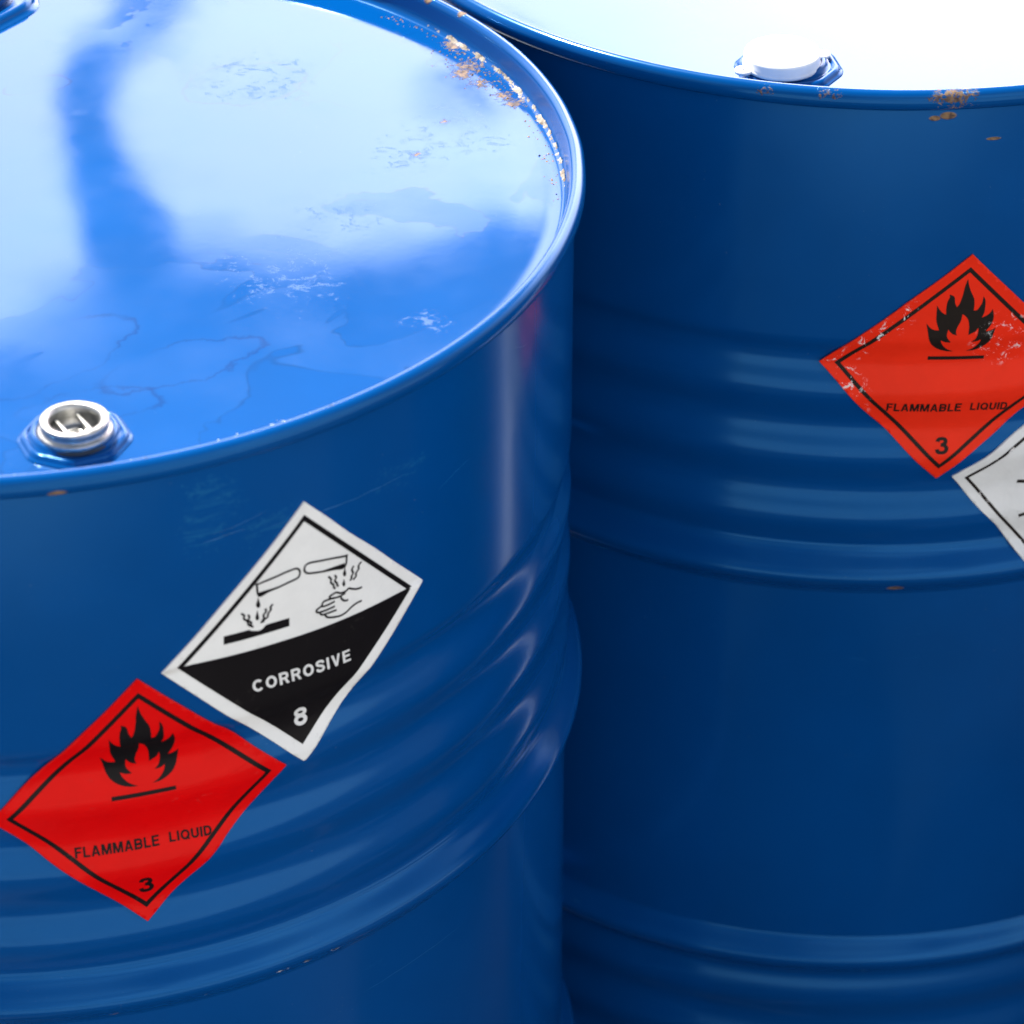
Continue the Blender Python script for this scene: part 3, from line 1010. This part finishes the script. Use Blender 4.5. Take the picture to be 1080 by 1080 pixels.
def extras_front(root):
    rubbed = plain('rubbed_paint', (.012, .10, .28), .35, nscale=200, var=.3)
    scratches(root, [(-60.6, .052, -45.5, .0535, .00030), (-66.5, .0462, -60.8, .0440, .00022), (-67.2, .0495, -63.0, .0512, .00030), (-41, .074, -36, .070, .00016),
                     (-52, .352, -38, .349, .00018), (-73, .338, -66, .340, .00022), (-28, .030, -25, .034, .00016)], rubbed)
    f = octagon_flange(root, .0552, -.2335, .0268, MATS['cap_blue_seat'], rot=radians(22))
    threaded_plug(f, .0560, -.2365, MATS)
    f = octagon_flange(root, -.047, .226, .052, MATS['cap_blue_seat'], rot=radians(8), hole=.030, hgt=.005)
    big_plug(f, -.047, .226, MATS)
    ring_crust(root, MATS['sealant'], radians(-8), radians(47), 4.2)
    rnd = random.Random(11)
    P = []
    for i in range(150):
        a = radians(rnd.uniform(-4, 46))
        r = .2815 - abs(rnd.gauss(0, .0035))
        P.append((r * cos(a), r * sin(a), LID_Z, rnd.uniform(.0003, .0011)))
    for i in range(90):
        t = rnd.betavariate(2, 2)
        a = radians(20 + 16 * t)
        r = .281 - .030 * abs(rnd.gauss(0, .35))
        P.append((r * cos(a), r * sin(a), LID_Z, rnd.uniform(.0003, .0010)))
    crumbs('rust_crumbs', MATS['rusty'], root, P, 3)
    P = []
    for i in range(200):
        t = rnd.random()
        a = radians(-84 + 33 * t)
        r = .2668 + rnd.gauss(0, .0012) + .0006 * sin(a * 40)
        if noise.noise(Vector((a * 30, 0, 5))) < -.12:
            continue
        P.append((r * cos(a), r * sin(a), LID_Z, rnd.uniform(.0002, .0008)))
    crumbs('paint_flakes', MATS['flake'], root, P, 5)
    flammable(root, FRAME_R, STICK, .00035, 'glossy red diamond hazard sticker reading FLAMMABLE LIQUID 3, lower left of the pair')
    corrosive(root, FRAME_W, STICK, .00035, 'white and black diamond hazard sticker reading CORROSIVE 8, upper right of the pair')


def extras_rear(root):
    f = octagon_flange(root, -.0665, -.2310, .0300, MATS['cap_blue_seat'], rot=radians(10), hole=.0185)
    cap_seal(f, -.0705, -.2335, MATS)
    f = octagon_flange(root, .060, .224, .052, MATS['cap_blue_seat'], rot=radians(8), hole=.030, hgt=.005)
    big_plug(f, .060, .224, MATS)
    flammable(root, FRAME_R2, STICK2, .00035, 'scuffed red diamond hazard sticker reading FLAMMABLE LIQUID 3, with white flecks of wear')
    white_label(root, FRAME_W2, STICK2, .00035, 'glossy white wrinkled hazard sticker with a thin dark border')


MATS['cap_blue_seat'] = paint('flange_paint', rough=.14)
MB = dict(body=body1, lid=lid1, chime=chime1)
drum(D1, 'nearer blue drum with bare metal bung on its lid and a white CORROSIVE sticker', MB, extras_front)
MB = dict(body=body2, lid=lid2, chime=chime2)
drum(D2, 'blue drum behind, white plastic cap on its lid, scuffed red sticker on its side', MB, extras_rear)

def no_extras(root):
    f = octagon_flange(root, -.0665, -.2310, .0300, MATS['cap_blue_seat'], rot=radians(10), hole=.0185)
    cap_seal(f, -.0705, -.2335, MATS)
    f = octagon_flange(root, .060, .224, .052, MATS['cap_blue_seat'], rot=radians(8), hole=.030, hgt=.005)
    big_plug(f, .060, .224, MATS)


# the next drum of the row: outside the frame, but mirrored in the right side of the front drum
drum((.93, 1.64), 'third blue drum of the row, plain sided, mirrored in the front drum', MB, no_extras)

# ------------------------------------------------------------------ ground
m, T, b = new_mat('concrete')
vec = T.node('ShaderNodeTexCoord').outputs['Object']
big = T.step(T.noise(vec, 1.1, 5, .6), .3, .7)
fine = T.step(T.noise(vec, 40, 5, .7), .3, .7)
col = T.mix(big, GROUND_A, GROUND_B)
col = T.mix(T.math('MULTIPLY', fine, .3), col, (.12, .115, .11))
T.put(b.inputs['Base Color'], col)
b.inputs['Roughness'].default_value = .85
bp = T.node('ShaderNodeBump')
bp.inputs['Strength'].default_value = .6
bp.inputs['Distance'].default_value = 1
T.put(bp.inputs['Height'], T.math('MULTIPLY', T.noise(vec, 55, 5, .7), .004))
T.put(b.inputs['Normal'], bp.outputs[0])
bm = bmesh.new()
bmesh.ops.create_grid(bm, x_segments=40, y_segments=40, size=600)
g = obj('ground', bm, m, None)
g['kind'] = 'structure'
g['label'] = 'pale grey concrete yard'
bm = bmesh.new()
box(bm, .6, .99, .0, 9.0, 1.98, .008)  # added, unseen: dark strip stands in for shaded ground mirrored in the drums
m2 = plain('shade_strip_dark', (.028, .029, .031), .8, nscale=60, var=.3, bump=.003)
g = obj('shade_strip', bm, m2, None, smooth=False)
g['kind'] = 'structure'
g['label'] = 'dark strip added under the drums as shaded ground for their reflections'
